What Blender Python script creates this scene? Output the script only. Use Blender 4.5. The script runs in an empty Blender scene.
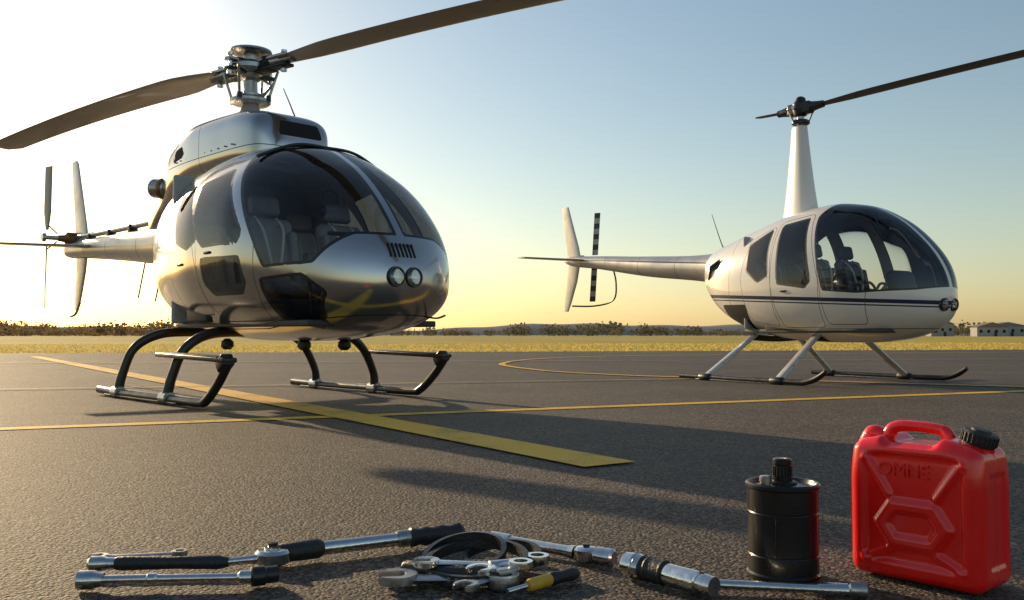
import bpy, bmesh, math, random
import numpy as np
from mathutils import Vector, Matrix
from mathutils.bvhtree import BVHTree
random.seed(4); rng=np.random.default_rng(7)
scene=bpy.context.scene
scene.view_settings.view_transform='Standard'
scene.view_settings.look='None'
scene.view_settings.exposure=0
COL=scene.collection
R=math.radians

# ------------------------------------------------------------ materials
def pmat(name,col,rough=.5,metal=0,coat=0,noise=(0,0),bump=(0,0),rvar=.0,spec=.5,dirt=None,trans=0):
    m=bpy.data.materials.new(name); m.use_nodes=True
    nt=m.node_tree; b=nt.nodes['Principled BSDF']
    b.inputs['Base Color'].default_value=(*col,1); b.inputs['Roughness'].default_value=rough
    b.inputs['Metallic'].default_value=metal; b.inputs['Coat Weight'].default_value=coat
    b.inputs['Coat Roughness'].default_value=.06
    b.inputs['Specular IOR Level'].default_value=spec
    tc=nt.nodes.new('ShaderNodeTexCoord'); csock=None
    if noise[1]:
        n=nt.nodes.new('ShaderNodeTexNoise'); n.inputs['Scale'].default_value=noise[0]; n.inputs['Detail'].default_value=6
        nt.links.new(tc.outputs['Object'],n.inputs['Vector'])
        mx=nt.nodes.new('ShaderNodeMix'); mx.data_type='RGBA'
        a=noise[1]
        mx.inputs['A'].default_value=(*[max(0,c*(1-a)) for c in col],1)
        mx.inputs['B'].default_value=(*[min(1,c*(1+a)) for c in col],1)
        nt.links.new(n.outputs['Fac'],mx.inputs['Factor']); nt.links.new(mx.outputs['Result'],b.inputs['Base Color']); csock=mx.outputs['Result']
        if rvar:
            mr=nt.nodes.new('ShaderNodeMapRange'); mr.inputs[1].default_value=.3; mr.inputs[2].default_value=.7
            mr.inputs[3].default_value=max(.02,rough-rvar); mr.inputs[4].default_value=rough+rvar
            nt.links.new(n.outputs['Fac'],mr.inputs[0]); nt.links.new(mr.outputs[0],b.inputs['Roughness'])
    if bump[1]:
        n=nt.nodes.new('ShaderNodeTexNoise'); n.inputs['Scale'].default_value=bump[0]; n.inputs['Detail'].default_value=4
        nt.links.new(tc.outputs['Object'],n.inputs['Vector'])
        bp=nt.nodes.new('ShaderNodeBump'); bp.inputs['Strength'].default_value=bump[1]; bp.inputs['Distance'].default_value=.01
        nt.links.new(n.outputs['Fac'],bp.inputs['Height']); nt.links.new(bp.outputs['Normal'],b.inputs['Normal'])
    if trans:
        t=nt.nodes.new('ShaderNodeBsdfTranslucent'); t.inputs['Color'].default_value=(*col,1)
        if csock: nt.links.new(csock,t.inputs['Color'])
        ms=nt.nodes.new('ShaderNodeMixShader'); ms.inputs[0].default_value=trans
        nt.links.new(b.outputs[0],ms.inputs[1]); nt.links.new(t.outputs[0],ms.inputs[2]); nt.links.new(ms.outputs[0],nt.nodes['Material Output'].inputs[0])
    return m

def glassmat(name,tint,refl=1.0,base=.05):
    m=bpy.data.materials.new(name); m.use_nodes=True; nt=m.node_tree
    nt.nodes.clear()
    o=nt.nodes.new('ShaderNodeOutputMaterial'); mix=nt.nodes.new('ShaderNodeMixShader')
    t=nt.nodes.new('ShaderNodeBsdfTransparent'); t.inputs['Color'].default_value=(*tint,1)
    g=nt.nodes.new('ShaderNodeBsdfGlossy'); g.inputs['Roughness'].default_value=.012
    tc=nt.nodes.new('ShaderNodeTexCoord'); n=nt.nodes.new('ShaderNodeTexNoise'); n.inputs['Scale'].default_value=2.2; n.inputs['Detail'].default_value=1
    nt.links.new(tc.outputs['Object'],n.inputs['Vector'])
    bp=nt.nodes.new('ShaderNodeBump'); bp.inputs['Strength'].default_value=.25; bp.inputs['Distance'].default_value=.02
    nt.links.new(n.outputs['Fac'],bp.inputs['Height']); nt.links.new(bp.outputs['Normal'],g.inputs['Normal'])
    f=nt.nodes.new('ShaderNodeFresnel'); f.inputs['IOR'].default_value=1.5
    ma=nt.nodes.new('ShaderNodeMath'); ma.operation='MULTIPLY_ADD'; ma.inputs[1].default_value=refl; ma.inputs[2].default_value=base
    ma.use_clamp=True
    nt.links.new(f.outputs[0],ma.inputs[0]); nt.links.new(ma.outputs[0],mix.inputs[0])
    nt.links.new(t.outputs[0],mix.inputs[1]); nt.links.new(g.outputs[0],mix.inputs[2]); nt.links.new(mix.outputs[0],o.inputs[0])
    return m

M={}
M['silver']=pmat('silver_paint',(.47,.46,.45),.17,.92,.5,(3,.12),(0,0),.05)
M['white']=pmat('cream_white_paint',(.82,.78,.71),.24,.0,.8,(2,.06),(0,0),.05)
M['whitemetal']=pmat('white_grey_metal',(.55,.54,.52),.32,.4,.2,(6,.15),(0,0),.08)
M['boomgrey']=pmat('boom_grey_paint',(.50,.48,.45),.35,.3,.2,(5,.12),(0,0),.08)
M['seal']=pmat('black_window_seal',(.012,.012,.013),.35,0,.2)
M['gap']=pmat('panel_gap',(.02,.02,.02),.6)
M['stripe']=pmat('navy_stripe_paint',(.012,.02,.06),.25,0,.6)
M['liner']=pmat('cabin_lining',(.42,.40,.37),.8,noise=(20,.2))
M['seat']=pmat('seat_leather',(.17,.16,.15),.45,noise=(12,.3),bump=(40,.3))
M['seatlt']=pmat('seat_grey_cloth',(.50,.46,.40),.8,noise=(25,.2),bump=(90,.3))
M['dash']=pmat('instrument_panel_black',(.035,.035,.037),.55,noise=(15,.2))
M['blackmetal']=pmat('black_metal',(.022,.022,.024),.38,.3,.1,(14,.4),(60,.15),.1)
M['skidmetal']=pmat('skid_dark_metal',(.045,.042,.04),.36,.5,.1,(9,.4),(60,.15),.1)
M['rubber']=pmat('black_rubber',(.018,.018,.019),.5,noise=(30,.3),bump=(120,.3))
M['steel']=pmat('steel',(.42,.41,.40),.32,.95,0,(25,.25),(80,.1),.12)
M['chrome']=pmat('chrome',(.66,.65,.64),.17,1,0,(40,.25),(140,.06),.10)
M['bladebrown']=pmat('rotor_blade_grey_brown',(.36,.31,.25),.40,.2,.2,(4,.2),(0,0),.08)
M['bladedark']=pmat('rotor_blade_dark',(.06,.06,.062),.4,.1,.2,(4,.2))
M['bronze']=pmat('bronze_part',(.28,.14,.07),.4,.8,0,(20,.3))
M['red']=pmat('red_plastic',(.90,.010,.008),.22,0,.45,(7,.08),(110,.05),.06)
M['canblack']=pmat('black_enamel',(.009,.009,.010),.30,0,.25,(10,.4),(40,.05),.06,.4)
M['yellowp']=pmat('yellow_plastic',(.65,.38,.03),.4,noise=(30,.2))
M['glass']=glassmat('windscreen_glass',(.90,.91,.92),.95,.01)
M['glass2']=glassmat('windscreen_glass_clear',(.86,.88,.90),1.0,.015)
M['lens']=glassmat('lamp_lens',(.9,.9,.9),1,.08)
M['dark']=pmat('dark_opening',(.008,.008,.008),.8)

# ------------------------------------------------------------ helpers
def empty(name,loc=(0,0,0),rz=0):
    e=bpy.data.objects.new(name,None); e.location=loc; e.rotation_euler=(0,0,rz); COL.objects.link(e); e.empty_display_size=.2
    return e
def mk(name,V,F,mats,parent=None,smooth=True,mi=None,auto=None):
    me=bpy.data.meshes.new(name); me.from_pydata([tuple(map(float,v)) for v in V],[],[tuple(map(int,f)) for f in F])
    for m in (mats if isinstance(mats,(list,tuple)) else [mats]): me.materials.append(m)
    if mi is not None: me.polygons.foreach_set('material_index',np.array(mi,dtype=np.int32))
    bm=bmesh.new(); bm.from_mesh(me); bmesh.ops.recalc_face_normals(bm,faces=bm.faces); bm.to_mesh(me); bm.free()
    me.polygons.foreach_set('use_smooth',[smooth]*len(me.polygons))
    if auto is not None: me.set_sharp_from_angle(angle=R(auto))
    me.update()
    o=bpy.data.objects.new(name,me); COL.objects.link(o)
    if parent: o.parent=parent
    return o
def pchip(x,y,q):
    h=np.diff(x); d=np.diff(y)/h; n=len(x); m=np.zeros(n)
    for i in range(1,n-1):
        if d[i-1]*d[i]>0:
            w1=2*h[i]+h[i-1]; w2=h[i]+2*h[i-1]; m[i]=(w1+w2)/(w1/d[i-1]+w2/d[i])
    m[0]=d[0]; m[-1]=d[-1]
    k=np.clip(np.searchsorted(x,q)-1,0,n-2); t=(q-x[k])/h[k]
    return (2*t**3-3*t**2+1)*y[k]+(t**3-2*t**2+t)*h[k]*m[k]+(-2*t**3+3*t**2)*y[k+1]+(t**3-t**2)*h[k]*m[k+1]
def loft(keys,nst=80,nseg=80,ex=2.4,zcf=.45):
    K=np.array([list(k)+([k[2]+zcf*(k[3]-k[2])] if len(k)==4 else []) for k in keys],float)
    arc=np.concatenate([[0],np.cumsum(np.linalg.norm(np.diff(K[:,:4],axis=0),axis=1))])
    q=np.linspace(0,arc[-1],nst); S=[pchip(arc,K[:,i],q) for i in range(5)]
    th=np.linspace(0,2*np.pi,nseg,endpoint=False)
    c=np.sign(np.cos(th))*np.abs(np.cos(th))**(2/ex); s=np.sign(np.sin(th))*np.abs(np.sin(th))**(2/ex)
    V=[]
    for i in range(nst):
        x,w,zb,zt,zc=[S[j][i] for j in range(5)]
        z=np.where(s>0,zc+(zt-zc)*s,zc+(zc-zb)*s)
        V.append(np.stack([np.full(nseg,x),w*c,z],1))
    V=np.concatenate(V); T=[]
    for i in range(nst-1):
        for j in range(nseg):
            a=i*nseg+j; b=i*nseg+(j+1)%nseg; d=a+nseg; e=b+nseg
            if (i+j)%2: T+= [(a,b,e),(a,e,d)]
            else: T+=[(a,b,d),(b,e,d)]
    n=len(V); V=np.vstack([V,V[:nseg].mean(0),V[n-nseg:n].mean(0)])
    for j in range(nseg):
        T.append((n,(j+1)%nseg,j)); T.append((n+1,n-nseg+j,n-nseg+(j+1)%nseg))
    return V,np.array(T)
def polysdf(P,poly):
    P=np.asarray(P); d=np.full(len(P),1e9); s=np.ones(len(P)); N=len(poly)
    for i in range(N):
        a=np.array(poly[i]); b=np.array(poly[i-1]); e=b-a; w=P-a
        t=np.clip((w@e)/(e@e),0,1); bb=w-t[:,None]*e; d=np.minimum(d,(bb**2).sum(1))
        c1=P[:,1]>=a[1]; c2=P[:,1]<b[1]; c3=e[0]*w[:,1]>e[1]*w[:,0]
        fl=(c1&c2&c3)|(~c1&~c2&~c3); s=np.where(fl,-s,s)
    return s*np.sqrt(d)
def cut(V,T,field,iso):
    f=field(V)-iso; f=np.where(np.abs(f)<1e-5,1e-5,f); sg=f>0
    st=sg[T].sum(1); keep=[tuple(t) for t in T[(st==0)|(st==3)]]
    Vn=list(V); E={}
    def mid(a,b):
        k=(a,b) if a<b else (b,a)
        if k not in E:
            t=f[k[0]]/(f[k[0]]-f[k[1]]); E[k]=len(Vn); Vn.append(V[k[0]]*(1-t)+V[k[1]]*t)
        return E[k]
    for t in T[(st==1)|(st==2)]:
        t=[int(i) for i in t]; ss=[sg[i] for i in t]; odd=True if sum(ss)==1 else False
        k=ss.index(odd); a,b,c=t[k],t[(k+1)%3],t[(k+2)%3]
        ab=mid(a,b); ac=mid(a,c)
        keep+=[(a,ab,ac),(ab,b,c),(ab,c,ac)]
    return np.array(Vn),np.array(keep)
def box(name,c,s,mat,parent,rot=(0,0,0),bev=.02,seg=3):
    bm=bmesh.new(); bmesh.ops.create_cube(bm,size=1)
    bmesh.ops.scale(bm,vec=s,verts=bm.verts)
    if bev: bmesh.ops.bevel(bm,geom=bm.edges[:],offset=min(bev,min(s)*.45),segments=seg,affect='EDGES',profile=.5)
    me=bpy.data.meshes.new(name); bm.to_mesh(me); bm.free(); me.materials.append(mat)
    me.polygons.foreach_set('use_smooth',[True]*len(me.polygons)); me.set_sharp_from_angle(angle=R(35))
    o=bpy.data.objects.new(name,me); COL.objects.link(o); o.location=c; o.rotation_euler=rot; o.parent=parent
    return o
def smoothpts(pts,n=8):
    P=[Vector(p) for p in pts]; out=[]
    for i in range(len(P)-1):
        p0=P[max(i-1,0)];p1=P[i];p2=P[i+1];p3=P[min(i+2,len(P)-1)]
        for k in range(n):
            t=k/n; out.append(.5*((2*p1)+(p2-p0)*t+(2*p0-5*p1+4*p2-p3)*t*t+(3*p1-p0-3*p2+p3)*t**3))
    out.append(P[-1]); return out
def tube(name,pts,r,mat,parent=None,seg=12,sm=True,n=8):
    P=smoothpts(pts,n) if sm else [Vector(p) for p in pts]
    m=len(P)
    if isinstance(r,(int,float)): rr=[r]*m
    else: rr=np.interp(np.linspace(0,1,m),np.linspace(0,1,len(r)),r)
    V=[];F=[]; up=None
    for i,p in enumerate(P):
        t=(P[min(i+1,m-1)]-P[max(i-1,0)]).normalized()
        if up is None:
            up=Vector((0,0,1)) if abs(t.z)<.9 else Vector((1,0,0))
        a=t.cross(up).normalized(); up=a.cross(t).normalized()
        for k in range(seg):
            g=2*math.pi*k/seg; V.append(p+(a*math.cos(g)+up*math.sin(g))*float(rr[i]))
    for i in range(m-1):
        for k in range(seg):
            F.append((i*seg+k,i*seg+(k+1)%seg,(i+1)*seg+(k+1)%seg,(i+1)*seg+k))
    F.append(tuple(range(seg))); F.append(tuple(range((m-1)*seg,m*seg)))
    return mk(name,V,F,mat,parent,True,auto=50)
def lathe(name,prof,mat,parent=None,loc=(0,0,0),axis=(0,0,1),seg=32,closed=False,auto=35):
    V=[];F=[];n=len(prof)
    for r,z in prof:
        for k in range(seg):
            g=2*math.pi*k/seg; V.append((r*math.cos(g),r*math.sin(g),z))
    for i in range(n if closed else n-1):
        i2=(i+1)%n
        for k in range(seg): F.append((i*seg+k,i*seg+(k+1)%seg,i2*seg+(k+1)%seg,i2*seg+k))
    if not closed:
        F.append(tuple(range(seg))); F.append(tuple(range((n-1)*seg,n*seg)))
    o=mk(name,V,F,mat,parent,True,auto=auto)
    q=Vector(axis).normalized().to_track_quat('Z','Y')
    o.matrix_basis=Matrix.Translation(loc)@q.to_matrix().to_4x4()
    return o
def rod(name,p0,p1,prof,mat,parent,seg=24):
    p0=Vector(p0);p1=Vector(p1);L=(p1-p0).length
    return lathe(name,[(r,t*L) for t,r in prof],mat,parent,p0,(p1-p0),seg)
def prism(name,poly,th,mat,parent=None,M4=None,bev=.004):
    bm=bmesh.new(); vs=[bm.verts.new((x,-th/2,z)) for x,z in poly]; f=bm.faces.new(vs)
    e=bmesh.ops.extrude_face_region(bm,geom=[f]); nv=[v for v in e['geom'] if isinstance(v,bmesh.types.BMVert)]
    bmesh.ops.translate(bm,vec=(0,th,0),verts=nv)
    bmesh.ops.recalc_face_normals(bm,faces=bm.faces)
    if bev: bmesh.ops.bevel(bm,geom=[e for e in bm.edges if len(e.link_faces)==2 and e.calc_face_angle(0)>.6],offset=bev,segments=2,affect='EDGES')
    me=bpy.data.meshes.new(name); bm.to_mesh(me); bm.free(); me.materials.append(mat)
    me.polygons.foreach_set('use_smooth',[True]*len(me.polygons)); me.set_sharp_from_angle(angle=R(30))
    o=bpy.data.objects.new(name,me); COL.objects.link(o); o.parent=parent
    if M4 is not None: o.matrix_basis=M4
    return o
def foil(name,secs,mat,parent):
    V=[];F=[];n=20
    for c,u,w,ch,th in secs:
        for k in range(n):
            g=2*math.pi*k/n; a=math.cos(g); b=math.sin(g)
            V.append(c+u*(ch*.5*a)+w*(th*.5*b*(.55+.45*a)**.6 if (.55+.45*a)>0 else 0))
    for i in range(len(secs)-1):
        for k in range(n): F.append((i*n+k,i*n+(k+1)%n,(i+1)*n+(k+1)%n,(i+1)*n+k))
    F.append(tuple(range(n))); F.append(tuple(range((len(secs)-1)*n,len(secs)*n)))
    return mk(name,V,F,mat,parent,True,auto=50)
def blade(name,hub,az,r0,Rr,c0,c1,zf,pitch,mat,parent,ns=24,tip=.5):
    d=Vector((math.cos(az),math.sin(az),0)); side=Vector((-d.y,d.x,0)); secs=[]
    ts=np.linspace(0,1,ns)
    for t in ts:
        r=r0+(Rr-r0)*t; c=c0+(c1-c0)*min(1,t*7)
        if t>.975: c*=tip
        p=pitch*(1-.6*t)
        u=side*math.cos(p)+Vector((0,0,1))*math.sin(p); w=d.cross(u)
        secs.append((Vector(hub)+d*r+Vector((0,0,zf(t))),u,w,c,c*.11 if t>.1 else c*.25))
    return foil(name,secs,mat,parent)

def shell(name,V,T,wins,gaps,mats,parent,post,extra=None,round_=.04,sealw=.022,openings=None):
    def fw(V):
        P=V[:,[0,2]]; out=np.full(len(V),9.)
        for i,(poly,isw) in enumerate(wins):
            f=polysdf(P,poly)-round_
            if isw: f=np.maximum(f,post-np.abs(V[:,1]))
            out=np.minimum(out,f)
        return out
    V,T=cut(V,T,fw,0); V,T=cut(V,T,fw,-sealw)
    gf=[]
    for g in gaps:
        fn=(lambda V,g=g: polysdf(V[:,[0,2]],g)-.06) if not callable(g) else g
        gf.append(fn)
        V,T=cut(V,T,fn,.0035); V,T=cut(V,T,fn,-.0035)
    if extra:
        for fn,a,b,mi in extra:
            V,T=cut(V,T,fn,a); V,T=cut(V,T,fn,b)
    of=None
    if openings:
        def of(V):
            out=np.full(len(V),9.)
            for poly in openings: out=np.minimum(out,polysdf(V[:,[0,2]],poly)-.02)
            return out
        V,T=cut(V,T,of,0)
    C=V[T].mean(1); mi=np.zeros(len(T),int)
    if extra:
        for fn,a,b,k in extra:
            f=fn(C); mi[(f>a)&(f<b)]=k
    for fn in gf:
        mi[np.abs(fn(C))<.0035]=3
    if of is not None: mi[of(C)<0]=5
    f=fw(C); mi[f<0]=1; mi[f<-sealw]=2
    o=mk(name,V,T,mats,parent,True,mi)
    me=o.data; N=np.zeros(len(V)*3); me.vertices.foreach_get('co',N)
    nn=np.array([v.normal[:] for v in me.vertices]); co=N.reshape(-1,3)-nn*.014
    F=[tuple(p.vertices) for p in me.polygons if p.material_index!=2]
    mk('inner_lining',co,F,M['liner'],parent,True)
    bv=BVHTree.FromPolygons([tuple(v) for v in V],[tuple(int(i) for i in t) for t in T])
    return o,bv

def seat(parent,x,y,z,mat,w=.46,tilt=-.22,head=True):
    box('seat_cushion',(x,y,z),(.46,w,.12),mat,parent,(0,-.1,0),.05,4)
    box('seat_back',(x-.27,y,z+.33),(.12,w,.62),mat,parent,(0,tilt,0),.055,4)
    box('seat_bolster',(x-.20,y+w*.42,z+.28),(.12,.07,.5),mat,parent,(0,tilt,0),.03,3)
    box('seat_bolster',(x-.20,y-w*.42,z+.28),(.12,.07,.5),mat,parent,(0,tilt,0),.03,3)
    if head:
        box('headrest',(x-.36,y,z+.74),(.09,w*.6,.17),mat,parent,(0,tilt,0),.04,4)
    tube('harness',[(x-.33,y-.1,z+.64),(x-.18,y-.09,z+.5),(x-.12,y-.02,z+.12)],.012,M['seatlt'],parent,6)
    tube('harness',[(x-.33,y+.1,z+.64),(x-.18,y+.09,z+.5),(x-.12,y+.02,z+.12)],.012,M['seatlt'],parent,6)
    box('seat_base',(x,y,z-.16),(.4,w*.9,.2),M['dash'],parent,(0,0,0),.02)

def headset(parent,loc):
    tube('headset_band',[(loc[0],loc[1]-.09,loc[2]-.08),(loc[0],loc[1]-.07,loc[2]+.05),(loc[0],loc[1],loc[2]+.09),(loc[0],loc[1]+.07,loc[2]+.05),(loc[0],loc[1]+.09,loc[2]-.08)],.01,M['rubber'],parent,8)
    for s in (-1,1):
        lathe('headset_cup',[(.02,-.02),(.045,-.02),(.05,0),(.03,.02)],M['rubber'],parent,(loc[0],loc[1]+s*.09,loc[2]-.1),(0,s,0),16)

# ============================================================ SILVER HELICOPTER
H1=empty('helicopter',(-2.37,8.4,0),R(-46.5))
keys=[(-2.0,.20,1.32,1.74),(-1.5,.38,1.02,1.93),(-.9,.62,.70,2.08),(-.2,.80,.555,2.17),(.5,.89,.52,2.21),
      (1.05,.90,.52,2.17),(1.55,.84,.545,1.96),(1.93,.70,.60,1.66),(2.17,.50,.69,1.38),(2.30,.28,.80,1.19),(2.345,.13,.89,1.08,.985),(2.36,.012,.975,.99,.982)]
keys=[k if len(k)==5 else (*k,k[2]+.43*(k[3]-k[2])) for k in keys]
V,T=loft(keys,120,112,2.35)
wins=[([(1.05,2.02),(1.19,2.5),(2.8,2.5),(2.8,1.42),(2.13,1.35),(2.0,1.13),(1.64,1.11),(1.53,1.3)],True),
      ([(.48,1.83),(.92,1.88),(1.32,1.36),(1.31,1.31),(.76,1.31),(.60,1.42)],False),
      ([(.74,1.15),(1.32,1.14),(1.36,.98),(1.30,.92),(.86,.92),(.76,1.0)],False),
      ([(.0,1.76),(.32,1.81),(.58,1.36),(.44,1.31),(.18,1.38)],False),
      ([(1.60,.96),(1.94,.985),(2.05,.88),(1.95,.74),(1.77,.655),(1.60,.71)],False)]
gaps=[[(.46,1.90),(1.0,1.94),(1.46,1.28),(1.45,.9),(1.40,.74),(.74,.74),(.68,1.1),(.58,1.4)],
      [(-.08,1.84),(.36,1.87),(.56,1.3),(.58,.8),(.15,.8),(.02,1.1)],
      (lambda V: V[:,0]+.45),(lambda V: V[:,2]-.62-.1*np.clip(V[:,0]-1.2,0,2)),
      (lambda V: V[:,0]+1.25)]
b1,bv1=shell('fuselage',V,T,wins,gaps,[M['silver'],M['seal'],M['glass'],M['gap']],H1,.03)
tube('windscreen_bow',[(1.13,-.62,2.0),(1.16,-.3,2.135),(1.17,0,2.15),(1.16,.3,2.135),(1.13,.62,2.0)],.014,M['seal'],H1,8)
ck=[(.68,.22,2.08,2.26),(.64,.33,2.05,2.42),(.56,.38,2.02,2.53),(.2,.42,2.04,2.60),(-.5,.44,2.03,2.62),(-1.1,.40,1.97,2.50),(-1.7,.26,1.84,2.22),(-2.3,.13,1.68,1.92),(-2.5,.03,1.68,1.80)]
V,T=loft(ck,90,96,4.2,.5)
ofn=lambda V: np.where(V[:,0]>.3,polysdf(V[:,[1,2]],[(-.14,2.35),(.24,2.35),(.22,2.44),(-.12,2.44)])-.025,9.)
ofs=lambda V: np.where(np.abs(V[:,1])>.2,polysdf(V[:,[0,2]],[(-.95,2.28),(-.70,2.30),(-.74,2.37),(-.90,2.35)])-.02,9.)
V,T=cut(V,T,ofn,0); V,T=cut(V,T,ofs,0)
g1=lambda V:V[:,0]+.35; g2=lambda V:V[:,0]+1.3; g3=lambda V:V[:,2]-2.22
for g in (g1,g2,g3):
    V,T=cut(V,T,g,.0035); V,T=cut(V,T,g,-.0035)
C=V[T].mean(1); mi=((ofn(C)<0)|(ofs(C)<0)).astype(int)
for g in (g1,g2,g3): mi[np.abs(g(C))<.0035]=2
mk('engine_cowling',V,T,[M['silver'],M['dark'],M['gap']],H1,True,mi)
for q in np.linspace(-.9,.3,10):
    box('cowl_fastener',(q,-.425,2.255),(.014,.03,.014),M['steel'],H1,bev=.004,seg=1)
lathe('exhaust_pipe',[(.085,0),(.10,.02),(.10,.20),(.09,.20),(.07,.05)],M['steel'],H1,(-1.45,-.26,2.08),(-.85,-.3,.1),24)
lathe('exhaust_collar',[(.11,0),(.118,.03),(.11,.06)],M['bronze'],H1,(-1.47,-.267,2.082),(-.85,-.3,.1),24)
bk=[(-1.8,.24,1.30,1.80),(-2.4,.20,1.37,1.78),(-3.4,.155,1.47,1.80),(-4.6,.11,1.57,1.82),(-5.35,.08,1.63,1.82),(-5.45,.02,1.70,1.76)]
V,T=loft(bk,50,36,2.2,.5)
for g in ((lambda V:V[:,0]+2.5),(lambda V:V[:,0]+3.6),(lambda V:V[:,0]+4.5)):
    V,T=cut(V,T,g,.006); V,T=cut(V,T,g,-.006)
C=V[T].mean(1); mi=np.zeros(len(T),int)
for q in (2.5,3.6,4.5): mi[np.abs(C[:,0]+q)<.006]=1
mk('tail_boom',V,T,[M['boomgrey'],M['gap']],H1,True,mi)
tube('tail_drive_shaft',[(-1.9,0,1.86),(-3.4,0,1.86),(-5.1,0,1.88)],.035,M['steel'],H1,10)
for q in (-2.4,-3.1,-3.8,-4.5): box('shaft_bearing',(q,0,1.83),(.07,.10,.1),M['blackmetal'],H1,bev=.01)
for s in (-1,1):
    secs=[]
    for t in np.linspace(0,1,8):
        secs.append((Vector((-4.35-.08*t,s*(.08+1.22*t),1.70-.03*t)),Vector((1,0,0)),Vector((0,0,1)),.40-.10*t,.05-.02*t))
    foil('horizontal_stabiliser',secs,M['boomgrey'],H1)
def fin(name,pts,mat,parent,y=0):
    secs=[(Vector((x,y,z)),Vector((1,0,0)),Vector((0,1,0)),c,t) for x,z,c,t in pts]
    return foil(name,secs,mat,parent)
fin('upper_fin',[(-4.85,1.74,.52,.06),(-4.9,2.0,.46,.055),(-5.06,2.5,.36,.045),(-5.18,2.88,.28,.03),(-5.20,2.93,.18,.015)],M['boomgrey'],H1)
fin('lower_fin',[(-4.85,1.70,.46,.055),(-4.88,1.4,.38,.05),(-4.96,1.1,.28,.04),(-5.02,.90,.18,.02)],M['boomgrey'],H1)
tube('tail_skid',[(-4.9,0,1.0),(-5.05,0,.86),(-5.25,0,.82)],.018,M['steel'],H1,8)
rod('tail_rotor_gearbox',(-5.12,.05,1.86),(-5.12,-.22,1.86),[(0,.06),(.1,.09),(.6,.09),(.7,.05),(1,.04)],M['bronze'],H1)
rod('tail_rotor_shaft',(-5.12,-.2,1.86),(-5.12,-.42,1.86),[(0,.03),(.8,.03),(.82,.06),(1,.05)],M['steel'],H1)
for s in (-1,1):
    secs=[]
    for t in np.linspace(0,1,8):
        rr=.1+.84*t; secs.append((Vector((-5.12+.04*s*rr,-.36,1.86+s*rr)),Vector((.96,.25*s,0)).normalized(),Vector((-.25*s,.96,0)).normalized(),.07+.10*min(1,t*4),.03-.012*t))
    foil('tail_rotor_blade',secs,M['bladebrown'],H1)
    tube('tail_pitch_link',[(-5.05,-.25,1.86+s*.05),(-5.02,-.38,1.86+s*.16)],.01,M['steel'],H1,8)
tube('boom_antenna',[(-2.7,0,1.42),(-2.9,0,1.0)],.009,M['blackmetal'],H1,6)
tube('boom_antenna',[(-2.2,0,1.35),(-2.4,0,.95)],.009,M['blackmetal'],H1,6)
mx=-.2
lathe('mast_base',[(.24,2.5),(.26,2.58),(.22,2.62),(.15,2.65),(.10,2.70),(.075,2.78),(.065,2.95),(.06,3.05),(.06,3.1)],M['whitemetal'],H1,(mx,0,0))
lathe('swashplate',[(.08,2.77),(.17,2.775),(.19,2.79),(.19,2.815),(.17,2.825),(.13,2.845),(.13,2.865),(.08,2.87)],M['steel'],H1,(mx,0,0))
lathe('rotor_hub',[(.07,3.0),(.10,3.02),(.11,3.06),(.18,3.08),(.20,3.10),(.20,3.14),(.18,3.16),(.10,3.17),(.07,3.20),(.07,3.26)],M['steel'],H1,(mx,0,0))
lathe('hub_cap',[(.07,3.255),(.165,3.262),(.20,3.275),(.195,3.295),(.10,3.315),(.05,3.33)],M['steel'],H1,(mx,0,0))
AZ1=R(190.8); AZ2=R(11.9)
for a in (AZ1,AZ2,R(101),R(281)):
    d=Vector((math.cos(a),math.sin(a),0)); p=Vector((mx,0,3.12)); sd=Vector((-d.y,d.x,0))
    big=a in (AZ1,AZ2)
    L=.52 if big else .26
    for zz in (.045,-.045):
        box('hub_arm',p+d*(L*.55)+Vector((0,0,zz)),(L,.12 if big else .1,.03),M['steel'] if zz>0 else M['blackmetal'],H1,(0,0,a),.01)
    lathe('elastomer_bearing',[(.05,-.07),(.075,-.06),(.06,-.03),(.078,0),(.06,.03),(.075,.06),(.05,.07)],M['rubber'],H1,p+d*(L*.5),(0,0,1),20)
    rod('hub_bolt',p+d*(L*.9)+Vector((0,0,-.1)),p+d*(L*.9)+Vector((0,0,.1)),[(0,.03),(.1,.03),(.1,.018),(.9,.018),(.9,.03),(1,.03)],M['chrome'],H1)
    tube('pitch_link',[p+d*.18+sd*.07+Vector((0,0,-.30)),p+d*.24+sd*.13+Vector((0,0,-.03))],.013,M['steel'],H1,8,False)
    rod('link_end',p+d*.18+sd*.07+Vector((0,0,-.33)),p+d*.18+sd*.07+Vector((0,0,-.27)),[(0,.022),(1,.022)],M['blackmetal'],H1,12)
tube('scissor_link',[(mx+.1,.05,2.82),(mx+.26,.08,2.92),(mx+.1,.05,3.02)],.016,M['steel'],H1,8,False)
blade('main_rotor_blade',(mx,0,3.13),AZ1,.45,4.95,.16,.33,lambda t:.05*t-.22*t*t,R(16),M['bladebrown'],H1)
blade('main_rotor_blade',(mx,0,3.13),AZ2,.45,4.95,.16,.28,lambda t:.10*t-.20*t*t,R(-6),M['bladebrown'],H1)
for A in (AZ1,AZ2): tube('hub_cuff',[Vector((mx,0,3.13))+Vector((math.cos(A),math.sin(A),0))*r for r in (.3,.6)],[.05,.04],M['steel'],H1,12)
tube('whip_antenna',[(.55,.1,2.42),(.42,.1,2.62),(.25,.1,2.86)],[.010,.007,.004],M['blackmetal'],H1,6)
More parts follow.
